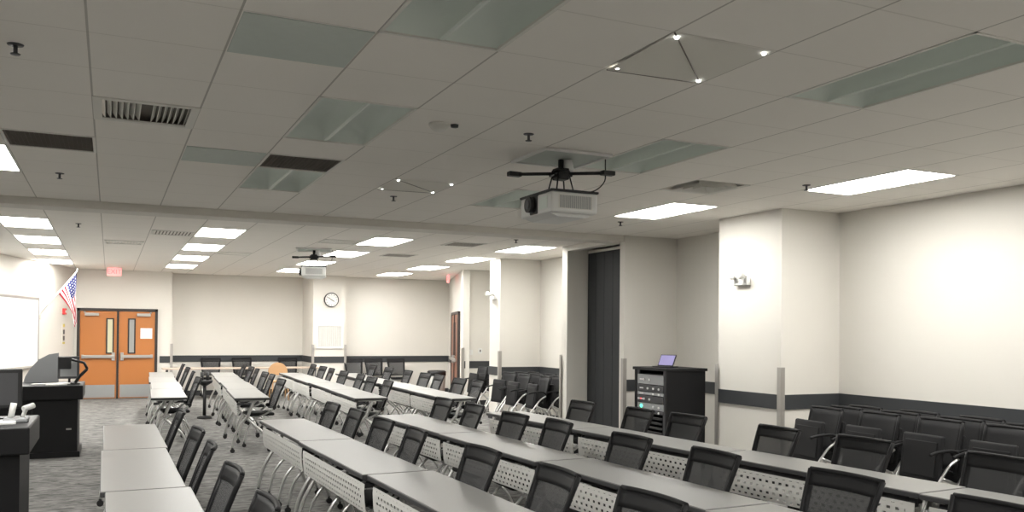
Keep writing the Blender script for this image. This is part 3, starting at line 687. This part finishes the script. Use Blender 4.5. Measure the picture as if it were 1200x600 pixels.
# ------------------------------------------------------------------ far wall furniture
for k, x in enumerate((2.35, 4.15)):
    t = thing('folding_table', '%s tan-topped folding table before the far wall' % ('left', 'right')[k], 'table', (x-.0, 21.75 if k == 0 else 21.3, 0), 0, 'tan folding tables by the far wall')
    if k: t.location = (3.85+.0, 21.75, 0)
    if not k: t.location = (1.98+.05, 21.75, 0)
    MB().box(-.905, .905, -.28, .28, .71, .74, .006).build('tabletop', M['tan'], t)
    for s in (-1, 1):
        l = MB(); l.tube([(s*.8, -.24, 0), (s*.8, -.24, .71)], .014, 8).tube([(s*.8, .24, 0), (s*.8, .24, .71)], .014, 8).tube([(s*.8, -.24, .2), (s*.8, .24, .2)], .01, 8); l.build('leg_frame', M['darkgrey'], t)
t = thing('wooden_chair', 'rounded honey-coloured wooden chair between the tan tables', 'chair', (3.66, 20.9, 0), pi/2)
t.location = (3.66, 20.9, 0)
MB().prism([(.23*cos(k*pi/12), .64+.24*sin(k*pi/12)) for k in range(13)]+[(-.2, .58), (.2, .58)], .17, .20, 'x').build('backrest', M['wood'], t)
MB().box(-.22, .2, -.22, .22, .42, .46, .015).build('seat', M['wood'], t)
for a in (-1, 1):
    for c_ in (-1, 1): MB().cyl((a*.19, c_*.19, 0), (a*.17, c_*.17, .62 if a > 0 else .43), .016, 8).build('leg', M['wood'], t)
t = thing('waste_bin', 'grey waste bin with black rim near the dark red far door', 'bin', (7.15, 19.6, 0))
MB().lathe([(.16, 0), (.19, .05), (.215, .62), (.2, .62)], 24).build('body', M['binbody'], t); MB().lathe([(.2, .60), (.225, .60), (.225, .70), (.19, .72), (.15, .70)], 24).build('rim', M['black'], t)
t = thing('pedestal_stand', 'black pedestal stand between the two left far table rows', 'stand', (1.62, 17.0, 0))
MB().lathe([(.13, 0), (.13, .03), (.05, .05), (.03, .06)], 20).build('base', M['black'], t); MB().cyl((0, 0, .05), (0, 0, .62), .03, 12).build('column', M['black'], t)
MB().lathe([(.03, .6), (.13, .66), (.15, .70), (.14, .71)], 20).build('tray', M['black'], t); MB().cyl((-.05, 0, .7), (-.05, 0, .86), .03, 10).cyl((.05, 0, .7), (.05, 0, .86), .03, 10).build('holder', M['black'], t)

# ------------------------------------------------------------------ equipment rack
RX, RY = 6.08, 8.62
t = thing('equipment_rack', 'black equipment rack cabinet with audio units beside the near column', 'rack', (RX, RY, 0))   # front faces -x
c_ = MB(); c_.box(0, .57, 0, .03, 0, 1.20); c_.box(0, .57, .67, .70, 0, 1.20); c_.box(.54, .57, .03, .67, 0, 1.20); c_.box(0, .57, .03, .67, 0, .08); c_.build('cabinet', M['blackwood'], t)
MB().box(-.02, .59, -.02, .72, 1.20, 1.235, .004).build('top', M['blackwood'], t)
c_ = MB(); c_.box(.01, .03, .03, .09, .08, 1.2); c_.box(.01, .03, .61, .67, .08, 1.2); c_.build('rack_rail', M['darkgrey'], t)
z = 1.15; un = [.13, .09, .045, .09, .09, .045]
for k, h in enumerate(un):
    u_ = MB().box(0.0, .35, .07, .63, z-h+.006, z-.004, .003).build('rack_unit', M['darkgrey' if k % 2 else 'grey'], t)
    for q in range(2 + k % 2): MB().cyl((-.012, .16+.12*q+(.2 if k % 3 == 0 else 0), z-h/2), (.0, .16+.12*q+(.2 if k % 3 == 0 else 0), z-h/2), .014, 12).build('knob', M['knob'], u_)
    MB().box(-.004, .001, .50, .58, z-h/2-.008, z-h/2+.008).build('badge', M['knob'], u_)
    if k == 4: MB().cyl((-.008, .54, z-h/2), (0, .54, z-h/2), .024, 12).build('status_light', M['led'], u_)
    if k == 3: MB().cyl((-.006, .55, z-h/2), (0, .55, z-h/2), .012, 10).build('status_light', M['redled'], u_)
    z -= h
for k in range(6): MB().box(.0, .02, .09, .61, z-.06-k*.06, z-.03-k*.06, .004).build('blank_panel', M['black'], t)
t = thing('tablet', 'small tablet with violet screen propped on top of the rack', 'tablet', (6.30, 8.98, 1.235), .3)
MB().box(-.1, .12, -.12, .12, 0, .015, .004).build('stand', M['black'], t)
m_ = Matrix.Translation((.05, 0, .085)) @ Matrix.Rotation(R(28), 4, 'Y'); MB().box(-.006, .006, -.12, .12, -.08, .08, .004, m_).build('case', M['black'], t)
MB().box(-.009, -.006, -.108, .108, -.068, .068, 0, m_).build('screen', M['screen'], t)

# ------------------------------------------------------------------ lecterns at the left
def lectern(loc, label, L, W, H):
    t = thing('lectern', label, 'lectern', loc)   # right front edge at x=0, near edge y=0
    MB().box(-W, 0, 0, L, 0.0, .07).build('plinth', M['blackwood'], t); MB().box(-W+.03, -.03, .03, L-.03, .07, H-.16).build('cabinet', M['blackwood'], t)
    MB().box(-W-.01, .03, -.03, L+.03, H-.18, H-.0, .01).build('top', M['blackwood'], t)
    MB().box(-W/2-.004, -W/2+.004, .022, .03, .1, H-.2).build('door_gap', M['black'], t)
    MB().box(-.16, -.1, .01, .022, .35, .37).build('handle', M['steel'], t); return t
lectern((-.33, 12.45, 0), 'black lectern desk with grey hood and monitor arm near the orange doors', .95, 1.1, .92)
lz = .92
t = thing('lectern_hood', 'grey arched hood panel standing on the farther lectern', 'hood', (-.62, 13.25, lz))
MB().prism([(-.42, 0), (.0, 0), (0, .40), (-.12, .38), (-.24, .31), (-.34, .19), (-.40, .08)], 0, .03).build('panel', M['grey'], t)
t = thing('monitor', 'dark grey monitor on the farther lectern in front of the orange doors', 'monitor', (-.46, 13.0, lz))
MB().box(-.16, .1, -.02, .02, .06, .36, .008).build('housing', M['darkgrey'], t); MB().box(-.13, .07, -.024, -.02, .09, .33).build('screen', M['grey'], t); MB().box(-.05, .02, -.06, .06, 0, .012).cyl((-.02, 0, .0), (-.02, 0, .1), .015, 8).build('stand', M['black'], t)
t = thing('desk_lamp', 'black jointed gooseneck arm on the farther lectern', 'lamp', (-.40, 12.75, lz))
MB().lathe([(.06, 0), (.06, .015), (.02, .02), (.015, .04)], 16).build('base', M['black'], t); MB().tube(curve([(0, 0, .02), (.05, 0, .10), (.14, 0, .20)]), .02, 8).tube([(.14, 0, .2), (.10, 0, .28), (-.06, 0, .33)], .018, 8).build('arm', M['black'], t)
MB().box(-.2, -.05, -.04, .04, .20, .36, .01).build('head', M['black'], t)
for k, (x, y, rz) in enumerate(((-.62, 12.62, .2), (-.78, 12.75, -.2), (-.6, 12.85, .5))):
    o = MB().box(-.12, .12, -.08, .08, 0, .012).build('paper_stack', M['paper']); o.location = (x, y, lz); o.rotation_euler = (0, 0, rz); tag(o, 'white papers on the farther lectern, %s pile' % ('right', 'left', 'rear')[k], 'papers', 'papers on the farther lectern')
lectern((-.50, 6.55, 0), 'near black lectern desk cut by the left picture edge', .85, 1.2, 1.0)
t = thing('monitor', 'black monitor on the near lectern at the left picture edge', 'monitor', (-.69, 7.2, 1.0), .15)
MB().box(-.28, .12, -.025, .025, .07, .36, .01).build('housing', M['black'], t); MB().box(-.25, .09, -.028, -.024, .1, .33).build('screen', M['darkgrey'], t); MB().box(-.14, .03, -.08, .08, 0, .012).cyl((-.06, 0, 0), (-.06, 0, .1), .018, 8).build('stand', M['black'], t)
o = MB().box(-.2, .2, -.12, .12, 0, .015, .003).build('paper_stack', M['paper']); o.location = (-.78, 6.85, 1.0); o.rotation_euler = (0, 0, .1); tag(o, 'white papers lying on the near lectern', 'papers')
t = thing('document_camera', 'silver document camera with tilted arm on the edge of the near lectern', 'document camera', (-.57, 6.95, 1.0))
MB().box(-.09, .06, -.08, .08, 0, .03, .008).build('base', M['grey'], t); MB().tube([(.02, 0, .02), (.05, 0, .10)], .014, 8).tube([(-.05, 0, .02), (-.03, 0, .13)], .02, 8).build('arm', M['white'], t); MB().cyl((.03, -.03, .09), (.09, .02, .11), .02, 10).build('head', M['white'], t)
